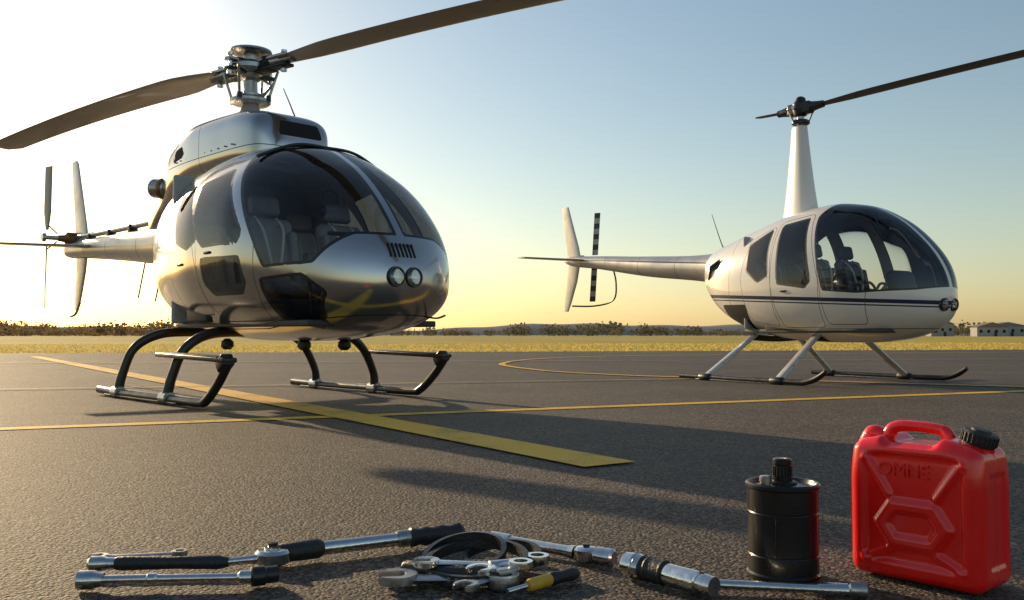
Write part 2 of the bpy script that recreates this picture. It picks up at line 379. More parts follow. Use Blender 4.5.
for s in (-1,1):
    y=s*1.0 if s<0 else 1.06
    tube('landing_skid',[(-1.2,y,.055),(-.6,y,.045),(.3,y,.045),(.95,y,.045),(1.1,y,.07),(1.3,y,.21),(1.46,y,.37)],.036,M['skidmetal'],H1,14)
    box('skid_wear_shoe',(-.2,y,.02),(1.6,.06,.025),M['steel'],H1,bev=.008)
    box('boarding_step',(.86,y,.395),(1.24,.12,.035),M['skidmetal'],H1,(0,.02,0),.01)
    box('step_tread',(.86,y,.415),(1.0,.10,.008),M['rubber'],H1,(0,.02,0),.002)
    box('step_bracket',(1.40,y,.36),(.13,.10,.10),M['skidmetal'],H1,(0,-.6,0),.02)
    for xs,top in ((-.72,-.62),(.36,.42)):
        tube('skid_leg',[(xs,y,.06),(xs+.02,y*.97,.22),(xs+.05,s*.88,.45),(top,s*.66,.58),(top,s*.3,.60),(top,0,.6)],[.045,.04,.04,.045,.045,.045],M['skidmetal'],H1,12)
        lathe('leg_saddle',[(.05,-.07),(.058,-.06),(.058,.06),(.05,.07)],M['steel'],H1,(xs,y,.048),(1,0,0),16)
for x,y in ((.1,-.35),(1.0,-.1),(1.15,.2)):
    lathe('belly_light',[(.02,0),(.055,-.03),(.06,-.07),(.03,-.10)],M['blackmetal'],H1,(x,y,.54),(0,0,1),16)
for y in (-.13,.02):
    loc,nr,_,_=bv1.ray_cast(Vector((5,y,1.0)),Vector((-1,0,0)))
    ax=Vector((1,0,.05)).normalized()
    p=loc-ax*.03
    lathe('landing_lamp_rim',[(.070,-.03),(.078,.02),(.074,.045),(.064,.045),(.060,.03)],M['seal'],H1,p,ax,28)
    lathe('landing_lamp_reflector',[(.004,-.005),(.03,.0),(.062,.034)],M['chrome'],H1,p,ax,28)
    lathe('landing_lamp_lens',[(.062,.036),(.05,.046),(.02,.052),(.002,.053)],M['lens'],H1,p,ax,28)
for k in range(7):
    y=-.15+k*.035
    loc,nr,_,_=bv1.ray_cast(Vector((5,y,1.20)),Vector((-1,0,0)))
    box('nose_vent_slot',loc+Vector((-.004,0,0)),(.02,.018,.12),M['dark'],H1,(0,-.45,0),.004)
box('cabin_floor',(.75,0,.66),(2.3,1.2,.05),M['dash'],H1,bev=.01)
box('rear_bulkhead',(-.28,0,1.35),(.06,1.40,1.35),M['liner'],H1,bev=.02)
for y in (-.36,.36): seat(H1,1.12,y,.92,M['seat'])
for y in (-.5,0,.5): seat(H1,.22,y,.94,M['seatlt'],.44)
box('centre_console',(1.62,0,.86),(.5,.24,.36),M['dash'],H1,bev=.03)
box('instrument_panel',(1.86,.0,1.17),(.12,.62,.32),M['dash'],H1,(0,-.35,0),.05)
box('glare_shield',(1.88,.0,1.34),(.28,.70,.03),M['dash'],H1,(0,.1,0),.012)
for i in range(4):
    for j in range(2):
        lathe('gauge',[(.036,0),(.036,.012),(.03,.012),(.028,.008)],M['steel'],H1,(1.795,-.2+.13*i,1.11+.11*j),(-1,0,.35),16)
for y in (-.36,.36):
    tube('cyclic_stick',[(1.55,y,.7),(1.52,y,.95),(1.45,y,1.12),(1.45,y,1.22)],[.014,.014,.018,.022],M['rubber'],H1,8)
headset(H1,(.72,-.36,1.80)); headset(H1,(.75,.30,1.78))
box('overhead_panel',(.95,0,2.06),(.35,.22,.06),M['dash'],H1,bev=.02)
for s in (-1,1):
    for hx_,hz_ in ((.86,1.225),(.30,1.16)):
        loc,nr,_,_=bv1.ray_cast(Vector((hx_,s*3,hz_)),Vector((0,-s,0)))
        box('door_handle',loc,(.10,.03,.022),M['blackmetal'],H1,bev=.008)
tube('pitot_probe',[(2.1,.30,.72),(2.25,.32,.70),(2.36,.32,.72)],.008,M['blackmetal'],H1,6)

# ============================================================ WHITE HELICOPTER
H2=empty('helicopter',(3.72,11.5,0),R(-58.5))
keys=[(-1.66,.10,1.36,1.66),(-1.48,.28,1.12,1.74),(-1.05,.50,.78,1.86),(-.5,.62,.58,2.0),(.1,.69,.50,2.13),(.6,.71,.48,2.17),
      (1.0,.70,.48,2.11),(1.38,.63,.51,1.93),(1.68,.50,.58,1.68),(1.88,.34,.69,1.44),(1.98,.18,.80,1.25),(2.02,.07,.92,1.11,1.0),(2.03,.01,.99,1.01,1.0)]
keys=[k if len(k)==5 else (*k,k[2]+.42*(k[3]-k[2])) for k in keys]
V,T=loft(keys,120,104,2.3)
wins=[([(.70,1.98),(.84,2.4),(2.4,2.4),(2.4,1.20),(1.85,1.10),(1.3,1.08),(.90,1.12)],True),
      ([(.17,1.90),(.52,1.94),(.68,1.22),(.62,1.16),(.22,1.22)],False),
      ([(-.36,1.70),(-.04,1.85),(.0,1.32),(-.14,1.26),(-.34,1.40)],False)]
gaps=[[(.15,1.92),(.55,1.96),(.76,1.2),(.74,.72),(.22,.72),(.14,1.2)],
      [(-.32,1.74),(-.02,1.86),(.02,1.2),(.04,.74),(-.32,.80),(-.42,1.3)],
      [(.78,1.93),(1.0,1.93),(1.35,1.1),(1.3,.75),(.92,.75),(.90,1.1)],
      (lambda V:V[:,0]+.72),(lambda V:V[:,2]-.64)]
st=lambda V:V[:,2]+.055*V[:,0]-1.03
extra=[(st,-.022,.022,4),(st,-.055,-.040,4)]
b2,bv2=shell('fuselage',V,T,wins,gaps,[M['white'],M['seal'],M['glass2'],M['gap'],M['stripe'],M['dark']],H2,.028,extra,openings=[[(-.90,.74),(-.44,.66),(-.42,.94),(-.90,.95)]])
tube('windscreen_bow',[(.76,-.50,1.93),(.79,-.25,2.09),(.8,0,2.125),(.79,.25,2.09),(.76,.50,1.93)],.013,M['seal'],H2,8)
for k in range(8):
    for s in (-1,1):
        loc,nr,_,_=bv2.ray_cast(Vector((-1.25+k*.035,s*3,1.42+.01*k)),Vector((0,-s,0)))
        if loc: box('engine_louvre',loc,(.012,.02,.20),M['dark'],H2,(0,.15,-s*.3),.003)
P=[]
for t in np.linspace(0,1,16):
    z=2.02+1.23*t; c=.62-.38*min(1,t*1.0)**.7; w=.36-.19*t**.7
    P.append((Vector((-.03,0,z)),Vector((1,0,0)),Vector((0,1,0)),c,w))
foil('mast_fairing',P,M['white'],H2)
lathe('mast_shaft',[(.045,3.2),(.045,3.42)],M['steel'],H2)
lathe('swashplate',[(.05,3.27),(.10,3.275),(.115,3.29),(.115,3.32),(.09,3.335),(.05,3.34)],M['blackmetal'],H2)
lathe('rotor_hub',[(.05,3.38),(.085,3.40),(.10,3.46),(.10,3.54),(.07,3.58),(.06,3.62),(.03,3.64)],M['blackmetal'],H2)
wa=math.atan2(-2.2,1.58)+R(58.5)
d=Vector((math.cos(wa),math.sin(wa),0)); sd=Vector((-d.y,d.x,0))
box('teeter_hub',(0,0,3.48),(.34,.13,.15),M['blackmetal'],H2,(0,0,wa),.02)
for s in (-1,1):
    rod('blade_grip',Vector((0,0,3.48))+d*s*.12,Vector((0,0,3.48))+d*s*.34,[(0,.06),(.3,.065),(.7,.05),(1,.045)],M['blackmetal'],H2)
    tube('pitch_link',[Vector((0,0,3.3))+sd*s*.12+d*s*.02,Vector((0,0,3.47))+sd*s*.13+d*s*.1],.012,M['steel'],H2,8,False)
    rod('teeter_bolt',Vector((0,0,3.48))+sd*.1*s,Vector((0,0,3.48))+sd*.16*s,[(0,.03),(1,.025)],M['steel'],H2)
blade('main_rotor_blade',(0,0,3.48),wa,.28,4.9,.12,.22,lambda t:.10*t-.12*t*t,R(-6),M['bladedark'],H2)
blade('main_rotor_blade',(0,0,3.48),wa+math.pi,.28,.72,.10,.10,lambda t:.02*t,R(8),M['bladedark'],H2,10,.3)
bk=[(-1.30,.26,1.26,1.74),(-1.7,.22,1.33,1.73),(-3.0,.17,1.48,1.80),(-4.3,.11,1.68,1.90),(-5.15,.075,1.80,1.95),(-5.3,.02,1.86,1.90)]
V,T=loft(bk,60,36,2.1,.5)
gq=[2.2,3.1,4.0,4.7]
for q in gq:
    g=lambda V,q=q:V[:,0]+q
    V,T=cut(V,T,g,.005); V,T=cut(V,T,g,-.005)
bs=lambda V:V[:,2]-(1.60-.085*(V[:,0]+1.7))
V,T=cut(V,T,bs,.010); V,T=cut(V,T,bs,-.010)
C=V[T].mean(1); mi=np.zeros(len(T),int)
mi[np.abs(bs(C))<.010]=2
for q in gq: mi[np.abs(C[:,0]+q)<.005]=1
mk('tail_boom',V,T,[M['boomgrey'],M['gap'],M['stripe']],H2,True,mi)
fin('upper_fin',[(-5.02,1.86,.42,.05),(-5.07,2.1,.38,.045),(-5.20,2.5,.30,.035),(-5.29,2.84,.20,.02)],M['boomgrey'],H2)
fin('lower_fin',[(-5.02,1.86,.38,.05),(-5.09,1.5,.32,.04),(-5.21,1.15,.22,.03),(-5.27,.98,.14,.02)],M['boomgrey'],H2)
for s in (-1,1):
    secs=[(Vector((-4.8-.05*t,s*(.05+1.18*t),1.86)),Vector((1,0,0)),Vector((0,0,1)),.36-.08*t,.045-.015*t) for t in np.linspace(0,1,6)]
    foil('horizontal_stabiliser',secs,M['boomgrey'],H2)
rod('tail_rotor_gearbox',(-4.95,0,1.9),(-4.95,.34,1.9),[(0,.06),(.4,.07),(.5,.035),(1,.03)],M['blackmetal'],H2)
for s in (-1,1):
    N=8
    for i in range(N):
        secs=[]
        for t in ((i)/N,(i+.999)/N):
            rr=.04+.74*t; secs.append((Vector((-4.9+.10*s*rr,.36,1.94+s*rr)),Vector((.85,.52,0)).normalized(),Vector((-.52,.85,0)).normalized(),.11,.022))
        foil('tail_rotor_blade',secs,M['bladedark'] if i%2 else M['boomgrey'],H2)
tube('tail_rotor_guard',[(-4.0,.05,1.70),(-4.1,.2,1.45),(-4.35,.34,1.17),(-4.8,.30,1.08),(-5.16,.05,1.08)],.014,M['blackmetal'],H2,8)
tube('whip_antenna',[(-1.35,0,1.72),(-1.45,0,1.9),(-1.62,0,2.30)],[.010,.007,.004],M['blackmetal'],H2,6)
for s in (-1,1):
    y=s*1.17; sh=.10 if s>0 else -.06
    tube('landing_skid',[(-.95+sh,y,.045),(sh,y,.04),(.9+sh,y,.04),(1.1+sh,y,.05),(1.25+sh,y,.10),(1.36+sh,y,.17)],[.030,.034,.034,.034,.032,.026],M['blackmetal'],H2,14)
    box('skid_wear_shoe',(sh,y,.015),(1.3,.05,.018),M['steel'],H2,bev=.006)
    for xs,tp in ((-.55,-.45),(.62,.55)):
        foil('skid_leg',[(Vector((xs+(tp-xs)*t,s*(1.17-.77*t),.05+.52*t)),Vector((1,0,0)),Vector((0,s*.55,.83)),.13-.01*t,.065) for t in np.linspace(0,1,5)],M['whitemetal'],H2)
        lathe('leg_saddle',[(.04,-.09),(.046,-.08),(.046,.08),(.04,.09)],M['blackmetal'],H2,(xs,y,.042),(1,0,0),16)
for tp in (-.45,.55): tube('cross_tube',[(tp,-.45,.54),(tp,0,.52),(tp,.45,.54)],.04,M['blackmetal'],H2,10)
for y in (-.09,.07):  # lamp pair stands in for the nose badge
    loc,nr,_,_=bv2.ray_cast(Vector((5,y,.90)),Vector((-1,0,0)))
    ax=Vector((1,0,-.1)).normalized(); p=loc-ax*.03
    lathe('landing_lamp_rim',[(.070,-.03),(.075,.02),(.07,.04),(.058,.04),(.054,.03)],M['seal'],H2,p,ax,24)
    lathe('landing_lamp_reflector',[(.004,-.005),(.03,0),(.055,.03)],M['chrome'],H2,p,ax,24)
    lathe('landing_lamp_lens',[(.056,.032),(.04,.042),(.002,.047)],M['lens'],H2,p,ax,24)
box('cabin_floor',(.5,0,.62),(2.1,.95,.05),M['dash'],H2,bev=.01)
box('rear_bulkhead',(-.52,0,1.25),(.05,1.0,1.2),M['liner'],H2,bev=.02)
M['seat2']=pmat('dark_seat_leather',(.07,.065,.065),.5,noise=(12,.3),bump=(40,.3))
for y in (-.29,.29):
    seat(H2,.78,y,.86,M['seat2'],.42); seat(H2,.0,y,.88,M['seat2'],.42)
box('instrument_pedestal',(1.38,0,.85),(.3,.26,.45),M['dash'],H2,(0,-.2,0),.04)
box('instrument_panel',(1.42,0,1.16),(.14,.40,.30),M['dash'],H2,(0,-.3,0),.06)
for i in range(3):
    for j in range(2):
        lathe('gauge',[(.036,0),(.036,.012),(.03,.012),(.028,.008)],M['steel'],H2,(1.345,-.12+.12*i,1.11+.11*j),(-1,0,.3),16)
tube('cyclic_bar',[(1.15,0,.7),(1.12,0,1.0),(1.08,-.1,1.18),(1.06,-.32,1.15),(1.06,-.33,1.05)],.016,M['rubber'],H2,8)
tube('cyclic_bar',[(1.10,0,1.12),(1.08,.1,1.18),(1.06,.32,1.15),(1.06,.33,1.05)],.016,M['rubber'],H2,8)
headset(H2,(.42,-.29,1.68))
loc,nr,_,_=bv2.ray_cast(Vector((.30,-3,1.10)),Vector((0,1,0)))
box('door_handle',loc,(.10,.03,.022),M['blackmetal'],H2,bev=.008)

# ============================================================ GROUND
def groundmat(name):
    m=bpy.data.materials.new(name); m.use_nodes=True; nt=m.node_tree; b=nt.nodes['Principled BSDF']; L=nt.links.new
    tc=nt.nodes.new('ShaderNodeTexCoord')
    def noise(sc,det=6,rough=.6):
        n=nt.nodes.new('ShaderNodeTexNoise'); n.inputs['Scale'].default_value=sc; n.inputs['Detail'].default_value=det; n.inputs['Roughness'].default_value=rough
        L(tc.outputs['Object'],n.inputs['Vector']); return n
    return m,nt,b,L,tc,noise
def ramp(nt,L,src,p0,c0,p1,c1):
    r=nt.nodes.new('ShaderNodeValToRGB'); e=r.color_ramp.elements
    e[0].position=p0; e[0].color=(*c0,1); e[1].position=p1; e[1].color=(*c1,1); L(src,r.inputs[0]); return r
def mult(nt,L,a,b_):
    mu=nt.nodes.new('ShaderNodeMix'); mu.data_type='RGBA'; mu.blend_type='MULTIPLY'; mu.inputs['Factor'].default_value=1
    L(a,mu.inputs['A']); L(b_,mu.inputs['B']); return mu.outputs['Result']
m,nt,b,L,tc,noise=groundmat('asphalt')
n1=noise(95,3,.8); n2=noise(.9,6); n3=noise(.18,4); n4=noise(9,6,.7)
vo=nt.nodes.new('ShaderNodeTexVoronoi'); vo.inputs['Scale'].default_value=105; L(tc.outputs['Object'],vo.inputs['Vector'])
sep=nt.nodes.new('ShaderNodeSeparateColor'); L(vo.outputs['Color'],sep.inputs[0])
c1=ramp(nt,L,sep.outputs[0],.30,(.018,.018,.019),1.0,(.22,.19,.155)).outputs[0]
c1=mult(nt,L,c1,ramp(nt,L,n1.outputs['Fac'],.38,(.35,.35,.36),.62,(1.8,1.65,1.5)).outputs[0])
c1=mult(nt,L,c1,ramp(nt,L,n2.outputs['Fac'],.3,(.66,.66,.68),.7,(1.18,1.14,1.1)).outputs[0])
c1=mult(nt,L,c1,ramp(nt,L,n3.outputs['Fac'],.35,(.75,.75,.77),.65,(1.1,1.08,1.05)).outputs[0])
c1=mult(nt,L,c1,ramp(nt,L,n4.outputs['Fac'],.3,(.72,.72,.72),.7,(1.2,1.2,1.2)).outputs[0])
L(c1,b.inputs['Base Color']); b.inputs['Roughness'].default_value=.72; b.inputs['Specular IOR Level'].default_value=.42
ad=nt.nodes.new('ShaderNodeMath'); ad.operation='SUBTRACT'; L(n1.outputs['Fac'],ad.inputs[0]); L(vo.outputs['Distance'],ad.inputs[1])
bp=nt.nodes.new('ShaderNodeBump'); bp.inputs['Strength'].default_value=1; bp.inputs['Distance'].default_value=.010; L(ad.outputs[0],bp.inputs['Height']); L(bp.outputs[0],b.inputs['Normal'])
ASPH=m
m,nt,b,L,tc,noise=groundmat('dry_grass')
n1=noise(.05,8); n2=noise(1.2,8,.7)
ad=nt.nodes.new('ShaderNodeMath'); ad.operation='ADD'; L(n1.outputs['Fac'],ad.inputs[0]); L(n2.outputs['Fac'],ad.inputs[1])
hf=nt.nodes.new('ShaderNodeMath'); hf.operation='MULTIPLY'; hf.inputs[1].default_value=.5; L(ad.outputs[0],hf.inputs[0])
L(ramp(nt,L,hf.outputs[0],.38,(.27,.22,.045),.62,(.60,.46,.12)).outputs[0],b.inputs['Base Color']); b.inputs['Roughness'].default_value=.9; b.inputs['Specular IOR Level'].default_value=.1
GR=m
def paint(name,col,wear):
    m,nt,b,L,tc,noise=groundmat(name)
    n1=noise(90,5,.75); n2=noise(2.2,5)
    a=nt.nodes.new('ShaderNodeMath'); a.operation='MULTIPLY_ADD'; a.inputs[1].default_value=.55; L(n1.outputs['Fac'],a.inputs[0])
    c=nt.nodes.new('ShaderNodeMath'); c.operation='MULTIPLY'; c.inputs[1].default_value=.45; L(n2.outputs['Fac'],c.inputs[0]); L(c.outputs[0],a.inputs[2])
    r=ramp(nt,L,a.outputs[0],wear-.05,(.06,.056,.05),wear+.06,col)
    L(r.outputs[0],b.inputs['Base Color']); b.inputs['Roughness'].default_value=.7
    bp=nt.nodes.new('ShaderNodeBump'); bp.inputs['Strength'].default_value=.9; bp.inputs['Distance'].default_value=.006; n3=noise(110,3,.7); L(n3.outputs['Fac'],bp.inputs['Height']); L(bp.outputs[0],b.inputs['Normal'])
    return m
YEL=paint('yellow_road_paint',(.82,.47,.03),.415); PALE=paint('pale_road_paint',(.45,.36,.20),.45)
mk('ground',[(-3000,-300,-.02),(3000,-300,-.02),(3000,4000,-.02),(-3000,4000,-.02)],[(0,1,2,3)],GR,None,False)
mk('tarmac_apron',[(-220,-60,0),(220,-60,0),(220,78,0),(60,44,0),(0,31,0),(-60,21.5,0),(-220,2,0)],[(0,1,2,3,4,5,6)],ASPH,None,False)
def ribbon(name,pts,w,mat,z=.004,n=1):
    P=smoothpts([(x,y,z) for x,y in pts],n) if n>1 else [Vector((x,y,z)) for x,y in pts]
    V=[];F=[]
    for i,p in enumerate(P):
        t=(P[min(i+1,len(P)-1)]-P[max(i-1,0)]).normalized(); s=Vector((-t.y,t.x,0))*w/2
        V+= [p-s,p+s]
    for i in range(len(P)-1): F.append((2*i,2*i+1,2*i+3,2*i+2))
    return mk(name,V,F,mat,None,False)
ribbon('yellow_taxi_line',[(-11.4,1.76),(14,13.08)],.16,YEL)
ribbon('yellow_taxi_line',[(-12.5,23.6),(.43,3.95)],.29,YEL,.008)
ribbon('yellow_taxi_line',[(26,34),(17,30),(5.35,25.6),(1.19,22.3),(-.18,17.9),(.45,14.4),(1.5,12.7),(2.8,11.7),(5.6,9.75),(9,7.5)],.13,YEL,.012,10)
ribbon('pale_taxi_line',[(-9,8.2),(-1.07,10.5),(2.25,11.5)],.07,PALE,.016)
ribbon('pale_taxi_line',[(-24,16),(-6,18.5),(16,21.5),(34,24)],.12,PALE,.020)
TAR=pmat('crack_tar',(.012,.012,.013),.45,noise=(30,.4))
def crack(x0,y0,x1,y1,z,w=.014):
    n=40; pts=[]; ox=0
    for i in range(n):
        t=i/(n-1); ox+=rng.normal()*.018; pts.append((x0+(x1-x0)*t+ox*.6,y0+(y1-y0)*t+ox))
    ribbon('sealed_crack',pts,w,TAR,z,3)
crack(-6,6.2,1.5,7.4,.0025); crack(2.2,5.2,9,6.8,.0025,.018)
V=[];F=[]
def edge_y(x): return np.interp(x,[-60,0,60],[21.5,31,44])
for i in range(22000):
    y=rng.random()**1.5*30; x=rng.uniform(-36,36); yy=edge_y(x)-.12+y+rng.normal()*.06
    h=rng.uniform(.02,.07); w=rng.uniform(.02,.05); a=rng.uniform(0,3.14); k=len(V); dx=math.cos(a)*w; dy=math.sin(a)*w
    V+=[(x-dx,yy-dy,-.02),(x+dx,yy+dy,-.02),(x+rng.normal()*.04,yy+rng.normal()*.04,h)]; F.append((k,k+1,k+2))
m=pmat('grass_blades',(.64,.50,.13),.8,noise=(.6,.3),trans=.5)
mk('grass_verge',V,F,m,None,False)
def treeline(name,N,d0,d1,x0,x1,h0,h1,mat,q=70):
    V=[];F=[]
    for i in range(N):
        x=rng.uniform(x0,x1); y=rng.uniform(d0,d1); h=rng.uniform(h0,h1)*(.8+.25*math.sin(x*.031)+.15*math.sin(x*.11+1)); w=h*rng.uniform(.45,.9)
        k=len(V); V+=[(x-.15,y,-.3),(x+.15,y,-.3),(x,y,h*.6)]; F.append((k,k+1,k+2))
        for j in range(q):
            u=rng.normal(size=3); u/=np.linalg.norm(u); u*=rng.random()**.4
            lump=1+.25*math.sin(5*u[0]+i)+.2*math.sin(7*u[2]+2*i)
            c=np.array([x+u[0]*w*lump,y+u[1]*w,h*.52+u[2]*h*.48*lump]); s=h*rng.uniform(.07,.14)
            a=rng.normal(size=3); a/=np.linalg.norm(a); bb=np.cross(a,rng.normal(size=3)); bb/=np.linalg.norm(bb)
            k=len(V); V+=[c-a*s,c+bb*s,c+a*s,c-bb*s]; F.append((k,k+1,k+2,k+3))
    return mk(name,V,F,mat,None,False)
treeline('distant_treeline',560,460,620,-440,-100,5.0,10.5,pmat('tree_foliage_warm_haze',(.24,.17,.095),.9,noise=(.1,.3),spec=.1,trans=.4),45)  # warm backlit haze is mixed into this foliage colour
treeline('distant_treeline',520,540,700,-150,460,4.0,9.0,pmat('tree_foliage_hazed',(.15,.135,.09),.9,noise=(.1,.4),spec=.1,trans=.35),45)  # foliage base colour lightened to stand in for distance haze
def hill(name,y,x0,x1,h,seed,mat):
    V=[];F=[];n=160;ph=seed
    for i in range(n):
        x=x0+(x1-x0)*i/(n-1); e=math.sin(math.pi*i/(n-1))**.5
        z=h*e*(.6+.25*math.sin(x*.004+ph)+.12*math.sin(x*.013+2*ph)+.05*math.sin(x*.05+ph))
        V+=[(x,y,-1),(x,y+40,z*.8),(x,y+120,z),(x,y+400,-1)]
    for i in range(n-1):
        for j in range(3): F.append((4*i+j,4*i+j+1,4*i+5+j,4*i+4+j))
    return mk(name,V,F,mat,None,True)
hill('hills',1500,-1300,1500,24,.4,pmat('hazy_hillside',(.34,.31,.28),1,noise=(.01,.2),spec=0))  # distance haze painted into the hill's base colour
hill('hills',1000,-1200,-200,21,2.2,pmat('hazy_hillside_near',(.45,.35,.24),1,noise=(.02,.2),spec=0))  # golden haze painted into the nearer hill's colour
def building(x,y,w,d,h,roof,wallc,roofc):
    e=empty('farm_building',(x,y,0),R(random.uniform(-12,12)))
    wm=pmat('building_wall',wallc,.8,noise=(1,.15)); rm=pmat('building_roof',roofc,.7,noise=(1,.2))
    box('walls',(0,0,h/2),(w,d,h),wm,e,bev=0)
    prism('roof',[(-w/2-.4,h+.01),(w/2+.4,h+.01),(0,h+roof)],d+.8,rm,e,None,0)
    n=max(2,int(w/3))
    for i in range(n):
        box('window',(-w/2+w*(i+.5)/n,-d/2-.02,h*.55),(1.1,.08,1.2),M['dark'],e,bev=0)
    box('door',(w*.1,-d/2-.03,1.0),(1.1,.08,2.0),M['gap'],e,bev=0)
for a in [(196,370,12,7,3.8,2.0,(.35,.34,.33),(.22,.16,.14)),(208,380,14,8,4.4,1.6,(.30,.31,.33),(.20,.20,.21)),(190,400,10,6,5.4,2.2,(.33,.32,.3),(.2,.19,.19)),(178,420,18,9,3.8,1.3,(.3,.29,.27),(.25,.2,.17))]:
    building(*a)

# ============================================================ JERRY CAN
JC=empty('jerry_can',(.975,2.125,.004),R(-49))
hx,hy,hz=.155,.088,.166; N=64
def canbody():
    bm=bmesh.new(); bmesh.ops.create_cube(bm,size=2)
    bmesh.ops.subdivide_edges(bm,edges=bm.edges[:],cuts=N,use_grid_fill=True)
    rr=.03; h=np.array([hx,hy,hz])
    def ss(a,b,x):
        t=min(1,max(0,(x-a)/(b-a))); return t*t*(3-2*t)
    for v in bm.verts:
        p=np.array([v.co.x*hx,v.co.y*hy,v.co.z*hz]); q=np.clip(p,-(h-rr),h-rr); n=p-q; l=np.linalg.norm(n)
        if l>1e-9:
            p=q+n/l*rr
        x,y,z=p
        if abs(v.co.y)>.999 or abs(y)>hy-.004:
            e=max(abs(x)-.118,abs(z)-.128); d=-.007*(1-ss(-.010,.0,e))
            zz=z+.035; ax=abs(x); hexd=max(abs(zz)-.060,ax*.8+abs(zz)*.55-.078)
            d+=.009*(1-ss(-.012,0,hexd)); d-=.007*(1-ss(-.040,-.026,hexd))
            for sx in (1,-1):
                for (cx,cz,ex_,ez) in ((.055,.03,.112,.118),(.055,-.095,.112,-.122)):
                    a=np.array([sx*cx,cz]); bb=np.array([sx*ex_,ez]); pp=np.array([x,z]); t=np.clip(((pp-a)@(bb-a))/((bb-a)@(bb-a)),0,1)
                    dd=np.linalg.norm(pp-(a+(bb-a)*t)); d+=.007*(1-ss(.003,.011,dd))
            y+=np.sign(y)*d
        if abs(x)>hx-.004:
            e=max(abs(y)-.045,abs(z+.01)-.11); x-=np.sign(x)*.005*(1-ss(-.010,0,e))
        if z>.05:
            t=(z-.05)/(hz-.05); z-= .016*t*ss(.06,.155,abs(x)); x*=1-.05*t*t
            y*=1-.10*t*t
            z-=.018*ss(.7,1,t)*(1-ss(.045,.075,abs(x+.01)))
        if abs(y)<.0035: 
            x*=1.008; z=z*1.006
        v.co=(x,y,z+hz)
    me=bpy.data.meshes.new('can_body'); bm.to_mesh(me); bm.free(); me.materials.append(M['red'])
    me.polygons.foreach_set('use_smooth',[True]*len(me.polygons))
    o=bpy.data.objects.new('can_body',me); COL.objects.link(o); o.parent=JC
canbody()
ht=2*hz
tube('handle',[(-.095,0,ht-.035),(-.090,0,ht-.004),(-.072,0,ht+.014),(-.03,0,ht+.018),(.03,0,ht+.014),(.048,0,ht+.002),(.058,0,ht-.035)],[.020,.017,.014,.013,.013,.016,.02],M['red'],JC,16)
tube('shoulder_lug',[(-.145,0,ht-.04),(-.13,0,ht-.008),(-.10,0,ht-.015)],[.026,.022,.02],M['red'],JC,14)
lathe('spout_neck',[(.036,-.03),(.036,.010),(.030,.012),(.030,.03)],M['red'],JC,(.112,0,ht-.024),(.25,0,1),28)
pr=[(.001,.010),(.036,.010),(.037,.014),(.037,.036),(.034,.040),(.022,.041),(.020,.046),(.001,.047)]
lathe('cap',pr,M['rubber'],JC,(.112,0,ht-.022),(.25,0,1),28)
for k in range(24):
    g=2*math.pi*k/24; q=Vector((.25,0,1)).normalized().to_track_quat('Z','Y')
    c=q@Vector((.037*math.cos(g),.037*math.sin(g),.025)); o=box('cap_rib',Vector((.112,0,ht-.022))+c,(.004,.004,.022),M['rubber'],JC,bev=.001,seg=1); o.rotation_euler=q.to_euler()
cu=bpy.data.curves.new('embossed_lettering','FONT'); cu.body='OMNE'; cu.size=.042; cu.extrude=.002; cu.bevel_depth=.0008; cu.align_x='CENTER'
o=bpy.data.objects.new('embossed_lettering',cu); COL.objects.link(o); o.parent=JC; o.rotation_euler=(R(90),0,0); o.location=(-.02,-hy+.0065,hz+.075); cu.materials.append(M['red'])

# ============================================================ BLACK CANISTER
BC=empty('oil_canister',(.640,2.145,.004),R(20))
rb=.083
prof=[(.0,0),(rb-.004,0),(rb+.002,.004),(rb+.002,.010),(rb-.002,.014),(rb-.002,.018),(rb-.002,.050),(rb-.002,.0525),(rb-.0035,.055),(rb-.002,.0575),(rb-.002,.060),(rb-.002,.148),(rb-.002,.1505),(rb-.0035,.153),(rb-.002,.1555),(rb-.002,.158),(rb-.002,.201),(rb-.002,.205),(rb+.003,.209),(rb+.003,.216),(rb-.001,.220),(rb-.006,.219),(rb-.010,.210),(rb-.03,.213),(.03,.217),(0,.217)]
lathe('canister_body',prof,M['canblack'],BC,seg=64,auto=28)
for g in np.linspace(-2.4,-.4,3):
    tube('body_seam',[((rb-.0025)*math.cos(g),(rb-.0025)*math.sin(g),.060),((rb-.0025)*math.cos(g),(rb-.0025)*math.sin(g),.148)],.0018,M['canblack'],BC,6,False)
lathe('filler_cap',[(.024,0),(.024,.018),(.020,.020),(.020,.044),(.022,.046),(.022,.056),(.018,.060),(0,.061)],M['canblack'],BC,(.0,.0,.215),seg=28)
for k in range(18):
    g=k/18*2*math.pi; box('cap_rib',(.0215*math.cos(g),.0215*math.sin(g),.240),(.003,.003,.032),M['rubber'],BC,(0,0,g),.001,1)
lathe('vent_cap',[(.012,0),(.012,.014),(.014,.014),(.014,.024),(.01,.027),(0,.027)],M['steel'],BC,(-.055,-.010,.211),seg=20)
lathe('filler_collar',[(.034,0),(.034,.006),(.028,.009)],M['blackmetal'],BC,(0,0,.214),seg=28)

